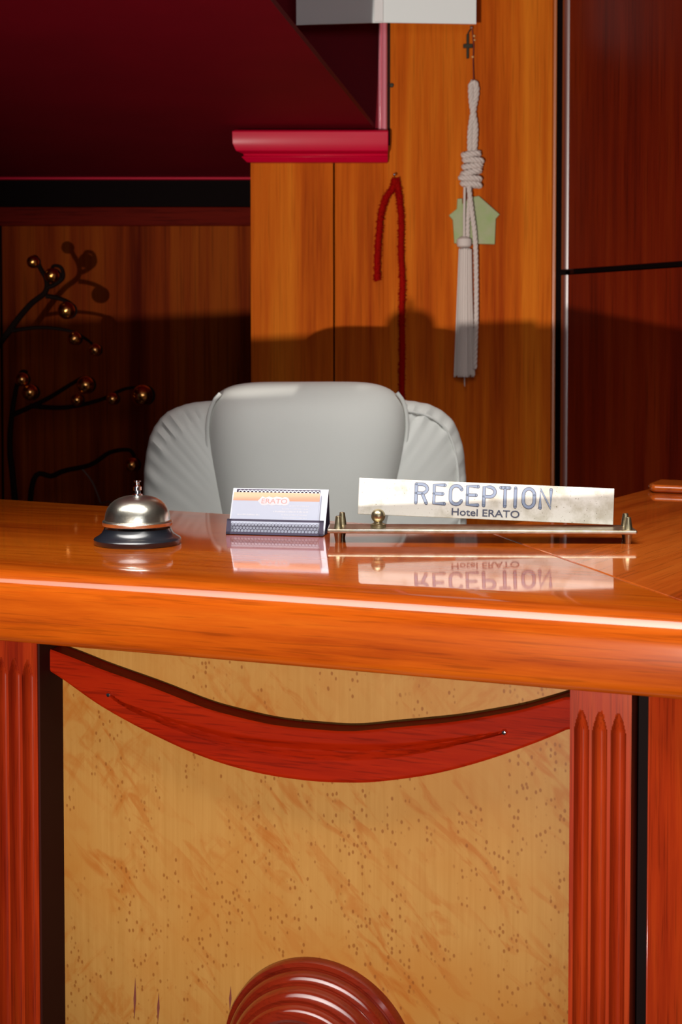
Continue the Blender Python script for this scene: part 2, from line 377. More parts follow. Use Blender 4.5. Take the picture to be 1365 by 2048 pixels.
def pilaster(x0, x1, tip):
    W = x1 - x0; xs = np.linspace(0, 1, 73); zs = np.concatenate([np.linspace(.08, tip - .05, 14), np.linspace(tip - .048, ZU, 46)])
    def depth(u, z):
        d = 0
        for c in (.19, .49, .79):
            hw = .118
            t = (tip - z) / .016
            k = 0 if t <= 0 else min(1, t) ** .6
            q = abs(u - c) / (hw * max(k, 1e-4))
            if q < 1: d = max(d,   .0095 * math.sqrt(1 - q * q) * min(1, k))
            # bead on the right shoulder
        return d
    m = M(); nz = len(zs)
    for i, u in enumerate(xs):
        for z in zs: m.v.append((x0 + u * W, SP + depth(u, z), z))
    for i in range(len(xs) - 1):
        for j in range(nz - 1): m.f.append((i * nz + j, (i + 1) * nz + j, (i + 1) * nz + j + 1, i * nz + j + 1))
    b = len(m.v)
    for u in (x0, x1):
        for z in (zs[0], zs[-1]): m.v.append((u, SM, z))
    L = len(xs) - 1
    m.f.append((b, b + 1, *[j for j in range(nz - 1, -1, -1)])); m.f.append((b + 2, *[L * nz + j for j in range(nz)], b + 3))
    m.f.append((b, b + 2, b + 3, b + 1)); 
    return m.build('pilaster', PILW, base)
tip = cp(1200, 1424, SP)[1]
pilaster(pR0, pR1, tip); pilaster(pL0, pL1, tip)
# cheek inside the recess; the unlit side's shade is put in as dark colour
M().box(pL1 + .0002, pL1 + .002, SP + .0012, SM, .08, ZU).build('shaded_cheek', DARKW, base)
# neighbouring panels
M().slab([(gR, SP), (gR + .075, SP + .042), (gR + .075, SM + .03), (gR, SM + .011)], .08, ZU).build('end_panel', PILW, base, bevel=.001)
M().box(pR1 + .0005, gR - .0005, SM - .012, SM + .011, .08, ZU).build('slot_filler', BLACKW, base)
# swag
TE = [(100, 1299), (150, 1318), (205, 1340), (308, 1377), (400, 1413), (461, 1431), (540, 1449), (615, 1458), (700, 1463), (783, 1456), (850, 1450), (921, 1442), (1024, 1424), (1080, 1410), (1134, 1394)]
BE = [(100, 1343), (126, 1360), (205, 1415), (308, 1471), (410, 1516), (513, 1546), (615, 1562), (700, 1566), (767, 1563), (870, 1548), (973, 1521), (1075, 1485), (1136, 1459)]
GR = [(220, 1390), (256, 1413), (359, 1452), (461, 1481), (564, 1498), (680, 1504), (793, 1501), (896, 1486), (1008, 1466)]
def spline_local(P):
    L = smooth_path([(x, 0, y) for x, y in P], 8)
    q = [cp(v.x, v.z, SS) for v in L]; return [a[0] for a in q], [a[1] for a in q]
tx, tz = spline_local(TE); bx, bz = spline_local(BE); gx, gz = spline_local(GR)
sx0, sx1 = pL1 + .002, pR0
m = M(); NU, NV = 200, 44
for i in range(NU + 1):
    x = sx0 + (sx1 - sx0) * i / NU
    zt2, zb2 = interp(tx, tz, x), interp(bx, bz, x)
    if x < tx[0]:                                       # carry the curve on to the pilaster
        zt2 = tz[0]; 
    zt2 = min(zt2, ZU - .0005)
    for j in range(NV + 1):
        t = j / NV; z = zb2 + (zt2 - zb2) * t; d = 0
        if gx[0] <= x <= gx[-1]:
            g = interp(gx, gz, x); u = (x - gx[0]) / (gx[-1] - gx[0]); wid = .0010 + .0060 * math.sin(math.pi * u)
            q = (z - g) / wid
            if -1 < q < 1: d = .0040 * (1 - abs(q)) ** .6 if q < 0 else .0040 * (1 - q)
        e = min(t, 1 - t) * (zt2 - zb2)
        if e < .002: d += (.002 - e) * .5
        m.v.append((x, SS + d, z))
for i in range(NU):
    for j in range(NV): m.f.append((i * (NV + 1) + j, (i + 1) * (NV + 1) + j, (i + 1) * (NV + 1) + j + 1, i * (NV + 1) + j + 1))
b = len(m.v)
for i in range(NU + 1):
    for j in (0, NV): m.v.append((m.v[i * (NV + 1) + j][0], SM + .001, m.v[i * (NV + 1) + j][2]))
for i in range(NU):
    m.f.append((i * (NV + 1), b + 2 * i, b + 2 * i + 2, (i + 1) * (NV + 1)))
    m.f.append((i * (NV + 1) + NV, (i + 1) * (NV + 1) + NV, b + 2 * i + 3, b + 2 * i + 1))
m.f.append((b, *[j for j in range(NV + 1)], b + 1)); m.f.append((b + 2 * NU, b + 2 * NU + 1, *[NU * (NV + 1) + j for j in range(NV, -1, -1)]))
sw = m.build('curved_rail', SWAGW, base)
for px, py in ((219, 1389), (1010, 1464)):
    x, z = cp(px, py, SS); M().lathe([(0, .0030), (.0017, .0025), (.0026, .001), (.0026, -.002)], (x, SS, z), 14, 'y').build('nail', CHROME, base)
# turned medallion
mx_, mz_ = cp(641, 2119, SM)
R = .0885
prof = [(R, 0), (R, .006), (R * .985, .009), (R * .95, .0105), (R * .935, .010), (R * .925, .0115), (R * .93, .015), (R * .90, .021), (R * .865, .0235), (R * .845, .023), (R * .835, .0245),
        (R * .835, .029), (R * .80, .035), (R * .76, .0378), (R * .735, .037), (R * .725, .0385), (R * .72, .043), (R * .68, .0475), (R * .63, .049), (R * .60, .0475), (R * .585, .044), (R * .57, .043), (0, .043)]
M().lathe(prof, (mx_, SM, mz_), 96, 'y').build('medallion', MED, base, bevel=0)
for px, y0, y1 in ((271, 1955, 2040), (318, 1985, 2046), (462, 1972, 2022), (129, 1915, 1995)):
    a = cp(px, y0, SM); c = cp(px - 2, y1, SM)
    M().prism([(a[0], a[1]), (a[0] + .0007, (a[1] + c[1]) / 2), (c[0], c[1]), (c[0] - .0007, (a[1] + c[1]) / 2)], SM - .0002, SM + .001).build('crack', plain('crack_brown', (.10, .012, .004), .8), base, smooth=False)

# ------------------------------------------------------------------ countertop
top = empty('countertop', (FO.x, FO.y, ZU), YAW)
tag(top, 'glossy orange-brown mitred wooden countertop with a thick rounded front edge', 'countertop')
mA, mB = (.3287, .412), (.620, 0.0)                      # mitre from inner to outer corner (local x, y)
def mit(y): return mB[0] + (mA[0] - mB[0]) * y / mA[1]
fp = []                                                   # front edge profile (y, z)
for i in range(7): a = math.pi / 2 * i / 6; fp.append((.010 - .010 * math.sin(a) + .0, .010 - .010 * math.cos(a)))
fp = [(.012, 0)] + fp[1:]
fp += [(-.0012, .020), (-.0014, .030)]
RC = .024
for i in range(0, 15):
    a = math.radians(80) * i / 14; fp.append((-.001 + RC * (1 - math.cos(a)), TH - .0020 - RC + RC * math.sin(a)))
y_, z_ = fp[-1]
for i in range(1, 9):
    t = i / 8; fp.append((y_ + (.052 - y_) * t, z_ + (TH - z_) * (1 - (1 - t) ** 2)))
m = M(); n = len(fp)
XL = -1.25
for s in (0, 1):
    for y, z in fp: m.v.append((XL if s == 0 else mit(y), y, z))
    yr = .456 - .134 * XL if s == 0 else mA[1]
    xr_ = XL if s == 0 else mA[0]
    m.v.append((xr_, yr, TH)); m.v.append((xr_, yr, 0))
k = n + 2
m.f += [tuple(range(k)), tuple(range(2 * k - 1, k - 1, -1))] + [(i, i + k, (i + 1) % k + k, (i + 1) % k) for i in range(k)]
m.build('top_board', TOPW, top, bevel=.0012)
# return board beyond the mitre: own axis along its run
ang = math.radians(78)
ret = M(); d = Vector((math.cos(ang), math.sin(ang))); nn = Vector((-d.y, d.x))
gap = .0024
def tol(p): q = Vector(p) - Vector(mB); return (q.dot(d), q.dot(nn))
inner = tol(mA); inner_far = tol((.3287 + .068 * 1.9, .412 + .396 * 1.9))
for s in (0, 1):
    for y, z in fp:
        q = tol((mit(y) + gap, y)) if s == 0 else None
        if s == 0:
            # same profile measured square to the return's own outer edge
            t = y / mA[1]; base_q = Vector(tol((mB[0] + gap, mB[1]))).lerp(Vector((inner[0] + gap, inner[1])), t)
            ret.v.append((base_q.x, base_q.y, z))
        else: ret.v.append((.95, y, z))
    if s == 0: ret.v += [(inner[0] + gap, inner[1] - .0005, TH), (inner[0] + gap, inner[1] - .0005, 0)]
    else: ret.v += [(inner_far[0], inner_far[1], TH), (inner_far[0], inner_far[1], 0)]
ret.f += [tuple(range(k)), tuple(range(2 * k - 1, k - 1, -1))] + [(i, i + k, (i + 1) % k + k, (i + 1) % k) for i in range(k)]
rb = ret.build('return_board', RETW, top, bevel=.0012, loc=(mB[0], mB[1], 0), rz=ang)
# return carcass
def rbox(n_, a0, a1, b0, b1, z0, z1, mt, bv=0):
    o_ = M().box(a0, a1, b0, b1, z0, z1).build(n_, mt, base, bevel=bv, loc=(mB[0], mB[1], 0), rz=ang)
rbox('return_carcass', .20, .9, .06, .34, 0, ZU - .001, DARKW)
rbox('return_panel', .065, .9, .03, .059, .05, ZU - .001, PILW, .002)
# raised rounded shelf lip at the far right of the return
lp = [az(1304, 986, ZT), az(1460, 992, ZT), az(1460, 975, ZT), az(1312, 975, ZT)]
m = M(); p = lp[0]; L0 = Vector((p.x + .0, p.y, 0))
m.slab([(lp[0].x, lp[0].y), (lp[1].x, lp[1].y), (lp[1].x, lp[1].y + .09), (lp[0].x + .03, lp[0].y + .09), (lp[0].x + .002, lp[0].y + .03)], ZT + .0003, ZT + .011)
tag(m.build('raised_shelf', RETW, bevel=.005, seg=4), 'small raised wooden shelf with rounded lip at the far right end of the counter', 'shelf')

# ------------------------------------------------------------------ bell
bc = az(275.5, 1087, ZT)
bell = empty('call_bell', bc); tag(bell, 'round silver call bell on a black base at the left of the counter', 'bell')
M().lathe([(.0, 0), (.0425, 0), (.0432, .001), (.0434, .0050), (.0424, .0064), (.0395, .0078), (.0360, .0105), (.0340, .0138), (.0330, .0160), (.031, .0168), (0, .0168)], n=64).build('base', BLKP, bell)
dz = lambda L_: [(r, .0185 + (h - .0205) * .84) for r, h in L_]
dome = [(.0340, .0205), (.0347, .0215), (.0349, .0250), (.0340, .0265), (.0328, .0270), (.0325, .0290), (.0318, .0345), (.0300, .0405), (.0272, .0455), (.0235, .0495), (.0190, .0525), (.0140, .0545), (.0085, .0556), (0, .056)]
inner_d = [(0, .053), (.020, .049), (.029, .038), (.0322, .0225), (.0340, .0205)]
M().lathe(dz(dome[::-1] + inner_d[::-1][1:]), n=72).build('dome', NICKEL, bell)
M().lathe([(.0, .010), (.006, .010), (.006, .045), (0, .045)], n=16).build('stem', CHROME, bell)
M().lathe([(r, h - .0072) for r, h in [(0, .055), (.0052, .055), (.0052, .0565), (.0034, .0575), (.0030, .0600), (.0042, .0610), (.0042, .0640), (.0028, .0650), (.0020, .0660), (.0020, .0685), (.0036, .0690), (.0036, .0703), (0, .0705)]], n=24).build('plunger', CHROME, bell)

# ------------------------------------------------------------------ business card holder
hf = az(452, 1069, ZT); hr = az(649, 1071, ZT)
HW = (hr - hf).length; hyaw = math.atan2(hr.y - hf.y, hr.x - hf.x) - .10
hold = empty('card_holder', (hf.x, hf.y, ZT), hyaw)
tag(hold, 'perforated metal business card holder standing on the counter left of the sign', 'card holder')
DARKM = plain('dark_mesh_metal', (.055, .045, .075), .40, .6); LITM = plain('pale_holder_metal', (.50, .50, .58), .45, .2)
def honey(p0, ux, uz, W, H, cell, fr=.72):
    """honeycomb sheet spanning W x H from corner p0 along ux, uz"""
    m = M(); a = cell / math.sqrt(3); row = 0; z = a
    while z <= H - a * .9:
        x = cell / 2 + (cell / 2 if row % 2 else 0)
        while x <= W - cell * .45:
            vs = []
            for rr in (1.0, fr):
                for q in range(6):
                    th = math.radians(60 * q + 30); X_, Z_ = x + a * rr * math.cos(th), z + a * rr * math.sin(th)
                    vs.append(p0 + ux * X_ + uz * Z_)
            m.add(vs, [(q, (q + 1) % 6, 6 + (q + 1) % 6, 6 + q) for q in range(6)])
            x += cell
        z += a * 1.5; row += 1
    return m
tilt = math.radians(33)
uz1 = Vector((0, math.sin(math.radians(22)), math.cos(math.radians(22)))); ex = Vector((1, 0, 0))
LH = .0165
def strip(p0, ux, uz, W, H, th=.0007):
    nrm = ux.cross(uz).normalized() * th
    vs = [p0, p0 + ux * W, p0 + ux * W + uz * H, p0 + uz * H]; vs += [v + nrm for v in vs]
    return vs, [(0, 1, 2, 3), (7, 6, 5, 4), (0, 4, 5, 1), (1, 5, 6, 2), (2, 6, 7, 3), (3, 7, 4, 0)]
# front lip frame + mesh
m = M(); o0 = Vector((0, 0, .0005))
for (dx, dz, w_, h_) in ((0, 0, HW, .0026), (0, LH - .0022, HW, .0022), (0, 0, .0045, LH), (HW - .0045, 0, .0045, LH)):
    m.add(*strip(o0 + ex * dx + uz1 * dz, ex, uz1, w_, h_))
m.build('front_lip', DARKM, hold, smooth=False)
hm = honey(o0 + ex * .0045 + uz1 * .0022, ex, uz1, HW - .009, LH - .0034, .0036, .84).build('lip_mesh', DARKM, hold, smooth=False)
sm = hm.modifiers.new('thickness', 'SOLIDIFY'); sm.thickness = .0005
# cards lean on the back sheet
tc_ = math.radians(28); uc = Vector((0, math.sin(tc_), math.cos(tc_)))
cb = Vector((.002, .0055, .0022))                        # card foot
RH = .0505
bs = Vector((0, .0095, .0008))
m = M()
for (dx, dz, w_, h_) in ((0, 0, .004, RH), (HW - .0085, 0, .0085, RH), (0, 0, HW, .004)):
    m.add(*strip(bs + ex * dx + uc * dz, ex, uc, w_, h_))
m.add(*strip(bs + ex * .004 + uc * (RH - .0008), ex, uc, HW - .012, .0008))
m.build('back_sheet', LITM, hold, smooth=False)
hm = honey(bs + ex * .004 + uc * .004, ex, uc, HW - .012, RH - .004, .0042, .62).build('back_mesh', LITM, hold, smooth=False)
sm = hm.modifiers.new('thickness', 'SOLIDIFY'); sm.thickness = .0005
# floor of the holder and rear leg sheet
m = M(); rt = bs + uc * RH
m.add(*strip(Vector((0, 0, .0002)), ex, Vector((0, 1, 0)), HW, .040, .0006))
rear = Vector((0, .0405, .0008)); ud = (rt - rear)
m.add(*strip(rear, ex, ud.normalized(), HW, ud.length)); m.build('rear_leg', DARKM, hold, smooth=False)
# cards
OR_ = plain('card_orange', (.58, .27, .17), .6); BL_ = plain('card_lilac', (.40, .42, .52), .6); WHI = plain('card_white_ink', (.52, .51, .55), .6); RDI = plain('card_red_ink', (.70, .24, .22), .6)
def card(i):
    c = empty('business_card', hold.matrix_basis @ (cb + Vector((.0012 * i, .0003 + .0005 * i, 0)))); c.rotation_euler = (0, 0, hyaw)
    CW, CH = HW - .010, .0452
    M().add(*strip(Vector((0, 0, 0)), ex, uc, CW, CH, -.0004)).build('sheet', BL_, c, smooth=False)
    if i == 0:
        nrm = ex.cross(uc).normalized(); up = -nrm if nrm.y > 0 else nrm
        o_ = up * .00005
        M().add(*strip(o_ + uc * (CH - .0095), ex, uc, CW, .0094, .00002 if nrm.y < 0 else -.00002)).build('orange_band', OR_, c, smooth=False)
        # tiny printed lines, too small to read
        rnd = random.Random(3); m = M()
        def line(x0, x1, h0, hh):
            x = x0
            while x < x1:
                w_ = rnd.uniform(.0006, .0012); m.add(*strip(o_ * 2 + ex * x + uc * h0, ex, uc, w_, hh * rnd.uniform(.6, 1), .00001)); x += w_ + rnd.choice([.0003, .0003, .0009])
        line(CW * .07, CW * .33, CH * .42, .0017)
        for r, (a, b_, hh) in enumerate(((.66, .88, .0010), (.58, .88, .0010), (.48, .88, .0018), (.58, .88, .0012), (.60, .88, .0010), (.55, .88, .0010))):
            line(CW * a, CW * b_, CH * (.66 - .075 * r - .0), hh)
        m.build('fine_print', WHI, c, smooth=False)
        # logo: jagged outline with a round end, lettering inside
        lx, lz = CW * .47, CH - .0098
        poly = [(-.017, 0), (-.0125, .0052), (-.009, .0038), (-.005, .0052), (-.001, .004), (.003, .0052), (.008, .0046)] + [(.0125 + .0050 * math.cos(t), .005 * math.sin(t)) for t in [math.radians(130 - 26 * q) for q in range(11)]] + [(.008, -.0046), (.003, -.0038), (-.001, -.005), (-.005, -.0038), (-.009, -.005), (-.0125, -.0045)]
        m = M(); n_ = len(poly); m.add([o_ * 2 + ex * (lx + x) + uc * (lz + z) for x, z in poly], [tuple(range(n_))]); m.build('logo_ground', WHI, c, smooth=False)
        cu = bpy.data.curves.new('logo_text', 'FONT'); cu.body = 'ERATO'; cu.size = .0078; cu.align_x = 'CENTER'
        to = bpy.data.objects.new('logo_text_tmp', cu); COL.objects.link(to); bpy.context.view_layer.update()
        me = bpy.data.meshes.new_from_object(to.evaluated_get(bpy.context.evaluated_depsgraph_get())); bpy.data.objects.remove(to)
        for v in me.vertices: v.co = o_ * 3.2 + ex * (lx + .001 + v.co.x * 1.15) + uc * (lz - .0026 + v.co.y)
        lo = bpy.data.objects.new('logo_lettering', me); COL.objects.link(lo); me.materials.clear(); me.materials.append(RDI); lo.parent = c
        tag(c, 'front business card with orange top band over pale lilac, held in the mesh holder', 'business card', 'cards in the mesh holder')
    else:
        tag(c, 'pale business card tucked directly behind the front card in the mesh holder', 'business card', 'cards in the mesh holder')
    return c
card(0); card(1)

# ------------------------------------------------------------------ RECEPTION sign
by = math.radians(-2.0)
fl, fr = az(677, 1085, ZT), az(1254, 1087, ZT)
sb = empty('reception_sign', (fl.x, fl.y, ZT), by)
tag(sb, 'tilted brass desk sign reading RECEPTION Hotel ERATO on a slim footed base', 'sign')
BLn = .3085; ox = -.011; zb0, zb1 = .0098, .0142
m = M(); r = .004
m.slab([(ox, -.006), (ox + BLn, -.006), (ox + BLn, .040), (ox, .040)], zb0, zb1)
m.build('base_plate', BRASSP, sb, bevel=.0016, seg=3)
for xx in (0, .2890):
    for yy, dx in ((0, 0), (.033, .0028)):
        M().lathe([(0, 0), (.0030, 0), (.0046, .0104), (.0046, .0142), (.0044, .0145), (.0029, .0262), (.0022, .0268), (0, .0268)], (xx + dx, yy, 0), 24).build('foot', BRASS, sb)
bx_ = (757 - 677) / 2003
M().lathe([(0, 0), (.0078, 0), (.0078, .003), (.0045, .0042), (.0042, .0052)] + [(.0072 * math.sin(math.radians(a)), .0115 - .0072 * math.cos(math.radians(a))) for a in range(36, 181, 12)], (bx_, .012, zb1), 32).build('ball_knob', BRASS, sb)
# lettered plate, hanging askew behind the ball
PL = empty('name_plate_pivot', (0, 0, 0)); bpy.data.objects.remove(PL)
Yp = fl.y + .021
cTL, cTR, cBR, cBL = ay(722, 956, Yp + .003), ay(1233, 975, Yp + .001 - .004), ay(1229, 1050, Yp - .006), ay(716, 1028, Yp)
pw = (cTR - cTL).length; ph = (cTL - cBL).length
exw = (cBR - cBL).normalized(); ezw = ((cTL - cBL) - exw * (cTL - cBL).dot(exw)).normalized(); eyw = ezw.cross(exw)
Mx = Matrix((exw, eyw, ezw)).transposed().to_4x4(); Mx.translation = cBL
plate = M().box(0, pw, 0, .0028, 0, ph * 1.005).build('name_plate', SIGN, sb, bevel=.0005)
bpy.context.view_layer.update()
plate.matrix_local = sb.matrix_basis.inverted() @ Mx
# hidden fixing between ball and plate
S = pw / 512.0                                           # metres per photo pixel on the plate
def ribbon(m, pts, wd, y):
    P = [Vector((p[0], p[1])) for p in pts]; vs = []
    Lp = []; Rp = []
    for i, p in enumerate(P):
        t = (P[min(i + 1, len(P) - 1)] - P[max(i - 1, 0)]).normalized(); n_ = Vector((-t.y, t.x)) * wd / 2
        Lp.append(p + n_); Rp.append(p - n_)
    for i in range(len(P) - 1):
        m.add([(q.x, y, q.y) for q in (Lp[i], Lp[i + 1], Rp[i + 1], Rp[i])], [(0, 1, 2, 3)])
    for c in (P[0], P[-1]):
        m.add([(c.x + wd / 2 * math.cos(a), y, c.y + wd / 2 * math.sin(a)) for a in [2 * math.pi * q / 12 for q in range(12)]], [tuple(range(12))])
def arc(cx, cy, rx, ry, a0, a1, n=14): return [(cx + rx * math.cos(math.radians(a0 + (a1 - a0) * i / n)), cy + ry * math.sin(math.radians(a0 + (a1 - a0) * i / n))) for i in range(n + 1)]
G = {'R': [[(0, 0), (0, 1)], [(0, 1), (.45, 1)] + arc(.45, .76, .45, .24, 90, -90) + [(0, .52)], [(.5, .5), (.85, 0)]],
     'E': [[(.85, 1), (0, 1), (0, 0), (.85, 0)], [(0, .53), (.7, .53)]],
     'C': [arc(.45, .70, .45, .30, 20, 180) + arc(.45, .30, .45, .30, 180, 340)],
     'P': [[(0, 0), (0, 1), (.45, 1)] + arc(.45, .74, .45, .26, 90, -90) + [(0, .48)]],
     'T': [[(-.05, 1), (.85, 1)], [(.4, 1), (.4, 0)]], 'I': [[(.1, 0), (.1, 1)]],
     'O': [arc(.42, .66, .42, .34, 0, 180) + arc(.42, .34, .42, .34, 180, 360) + [(.84, .66)]],
     'N': [[(0, 0), (0, 1), (.8, 0), (.8, 1)]]}
mo, mi = M(), M()
capH = 36 * S
for ch, p0_, p1_ in (('R', 830, 858), ('E', 866, 893), ('C', 899, 927), ('E', 933, 960), ('P', 966, 994), ('T', 999.5, 1023), ('I', 1029, 1035), ('O', 1045, 1073), ('N', 1079, 1106)):
    allx = [p[0] for st in G[ch] for p in st]; a0, a1 = min(allx), max(allx); k_ = (p1_ - p0_ - 6) / max(a1 - a0, 1e-3)
    for st in G[ch]:
        pts = [((p0_ + 3 - 717.5 + (p[0] - a0) * k_) * S, (28.0 + p[1] * 37) * S) for p in st]
        ribbon(mo, pts, 7.0 * S, -.00025); ribbon(mi, pts, 4.9 * S, -.0004)
mo.build('letter_outline', plain('dark_engraving', (.05, .055, .10), .6), plate, smooth=False)
mi.build('lettering', plain('blue_grey_engraving', (.17, .21, .30), .45), plate, smooth=False)
cu = bpy.data.curves.new('sign_text', 'FONT'); cu.body = 'Hotel ERATO'; cu.size = 1; cu.extrude = 0; cu.offset = .012
to = bpy.data.objects.new('sign_text_tmp', cu); COL.objects.link(to); bpy.context.view_layer.update()
me = bpy.data.meshes.new_from_object(to.evaluated_get(bpy.context.evaluated_depsgraph_get())); bpy.data.objects.remove(to)
xs = [v.co.x for v in me.vertices]; ys = [v.co.y for v in me.vertices]
fx = 136 * S / (max(xs) - min(xs)); fy = 14 * S / max(ys)
for v in me.vertices: v.co = Vector(((v.co.x - min(xs)) * fx + (905 - 717) * S, -.0003, (74 - 69) * S + .0006 + v.co.y * fy))
lo = bpy.data.objects.new('small_lettering', me); COL.objects.link(lo); me.materials.clear(); me.materials.append(plain('dark_small_engraving', (.05, .055, .09), .6)); lo.parent = plate
# pin from the ball's post into the plate
pb = Vector((bx_, .012, zb1 + .010)); bpy.context.view_layer.update()
pt = plate.matrix_local @ Vector((((757 - 717) * S), .0014, .003))
M().tube([pb, pt], .0016, 10).build('pin', BRASS, sb)

# ------------------------------------------------------------------ office chair
YC = 2.24
cx, cz0 = ay(612, 1000, YC).x, ay(612, 1030, YC).z
chair = empty('office_chair', (cx, YC + .05, 0), math.radians(7)); tag(chair, 'white leather office chair with padded winged back behind the counter', 'chair')
PXM = 1 / (FPX / YC)
ztop = ay(612, 801, YC).z; zbot = ztop - .62; zc_ = (ztop + zbot) / 2; H2 = (ztop - zbot) / 2
def backpt(a, b, W, Hh, zc0, T, nexp, wr, y0=0, tp=.5):
    # a: angle round the outline, b: 0 rim .. 1 centre ; front face
    ca, sa = math.cos(a), math.sin(a)
    q = (abs(ca) ** nexp + abs(sa) ** nexp) ** (-1 / nexp)
    return q * ca, q * sa
def pillow(W, Hh, zc0, T, nexp, wr=0, y0=0, taper=0, nA=220, nB=26, power=2.4, shx=0, yb=.5, seed=1):
    m = M(); rnd = random.Random(seed); ph_ = [rnd.uniform(0, 6.28) for _ in range(6)]
    for side in (-1, 1):
        b0 = len(m.v)
        for i in range(nA):
            a = 2 * math.pi * i / nA; X_, Z_ = backpt(a, 0, 1, 1, 0, 0, nexp, 0)
            for j in range(nB + 1):
                s = 1 - (j / nB) ** 1.6 if j < nB else 0
                s = math.cos(math.pi / 2 * j / nB) if False else 1 - (j / nB)
                s = 1 - (1 - s) ** 1.0
                rr = math.sin(math.pi / 2 * s) if s < 1 else 1
                th = T * (1 - rr ** power) ** (1 / power) if rr < 1 else 0
                k = 0
                if wr:
                    band = math.exp(-((rr - .95) / .045) ** 2) + .18 * math.exp(-((rr - .80) / .10) ** 2)
                    k = wr * band * (math.sin(a * 120 + ph_[0] + 3 * math.sin(a * 11)) * (.6 + .4 * math.sin(a * 9 + ph_[1])) + .6 * math.sin(a * 49 + ph_[2] + 3 * rr))
                x_ = X_ * W * rr; z_ = Z_ * Hh * rr
                if wr: x_ *= 1 + .3 * k / W * 1.5; z_ *= 1 + .3 * k / Hh * 1.5
                zz = (z_ / Hh + 1) / 2
                x_ = x_ * (1 + taper * (zz - 1)) + shx * (1 - zz)
                m.v.append((x_, y0 + side * (th + k) * (1 if side < 0 else yb) , zc0 + z_))
        for i in range(nA):
            i2 = (i + 1) % nA
            for j in range(nB): m.f.append((b0 + i * (nB + 1) + j, b0 + i2 * (nB + 1) + j, b0 + i2 * (nB + 1) + j + 1, b0 + i * (nB + 1) + j + 1))
    return m
W2 = .262
pillow(W2, H2, zc_, .075, 6.5, .0026, power=2.6, nA=420).build('back_cushion', LEATH, chair)
# centre pad wrapping over the top
zpt = ay(612, 766, YC - .05).z; PH = .30
pillow(.180, PH, zpt - PH, .098, 5.5, 0, -.012, .66, power=3.2, shx=-.02, yb=.9).build('centre_pad', LEATH, chair)
def pad_edge(sgn, off):
    pts = []
    for i in range(40):
        a = math.radians(50 - 110 * i / 39)
        ca, sa = math.cos(a), math.sin(a); q = (abs(ca) ** 5.5 + abs(sa) ** 5.5) ** (-1 / 5.5)
        z_ = q * sa; x_ = q * ca * .180 * sgn; zz = (z_ + 1) / 2
        pts.append((x_ * (1 + .66 * (zz - 1)) - .02 * (1 - zz), -.012 - off, zpt - PH + z_ * PH))
    return pts
for s in (-1, 1): M().tube(pad_edge(s, .040), .0032, 8).build('piping', LEATH, chair)
def wing_seam(fr):
    pts = []
    for i in range(50):
        a = math.radians(62 - 92 * i / 49); ca, sa = math.cos(a), math.sin(a); q = (abs(ca) ** 6.5 + abs(sa) ** 6.5) ** (-1 / 6.5)
        pts.append((q * ca * W2 * fr, -.075 * (1 - fr ** 2.6) ** (1 / 2.6) - .0004, zc_ + q * sa * H2 * (fr + .02)))
    return pts
M().tube(wing_seam(.93), .0022, 8).build('wing_seam', LEATH, chair)
GREYP = plain('grey_plastic', (.12, .12, .12), .4); 
M().lathe([(0, .0), (.25, 0), (.27, .03), (.27, .075), (.24, .10), (0, .105)], (0, -.22, .47), 48).build('seat', LEATH, chair)
M().tube(smooth_path([(0, .02, zbot + .1), (0, .06, .60), (0, .03, .48), (0, -.15, .46)]), .022, 12).build('back_bracket', GREYP, chair)
M().lathe([(.03, .14), (.03, .30), (.018, .30), (.018, .47)], (0, -.2, 0), 20).build('gas_lift', GREYP, chair)
for q in range(5):
    a = 2 * math.pi * q / 5 + .3; ex_ = Vector((math.cos(a) * .29, math.sin(a) * .29 - .2, .075))
    leg = M().tube([(0, -.2, .13), tuple(ex_)], [.028, .016], 10).build('leg', GREYP, chair)
    M().lathe([(0, -.012), (.025, -.012), (.028, 0), (.025, .012), (0, .012)], (ex_.x, ex_.y, .0285), 20, 'y').build('castor', GREYP, leg)

# ------------------------------------------------------------------ white folded sheet at the top
Yq = YW - .10
fold = ay(768, 45, Yq); lft = ay(593, 50, Yq + .02); rgt = ay(953, 48, Yq + .035)
sh = empty('folded_board', (fold.x, Yq, fold.z)); tag(sh, 'plain white folded board hanging at the top edge above the rope tassel', 'board')
for side, P in (('page', lft), ('page', rgt)):
    dx = P.x - fold.x; dy = P.y - fold.y; dz = P.z - fold.z
    vs = [(0, 0, 0), (dx, dy, dz), (dx, dy, .36), (0, 0, .36)]; vs += [(x, y + .003, z) for x, y, z in vs]
    M().add(vs, [(0, 1, 2, 3), (7, 6, 5, 4), (0, 4, 5, 1), (1, 5, 6, 2), (2, 6, 7, 3), (3, 7, 4, 0)]).build(side, PAPER, sh, smooth=False)
M().box(-.019, -.001, -.004, 0, .001, .36).build('spine_strip', plain('spine_white', (.82, .80, .80), .35), sh, bevel=.0008)
M().tube([(0, .002, .34), (0, .10, .34)], .003, 8).build('wall_hook', CHROME, sh)

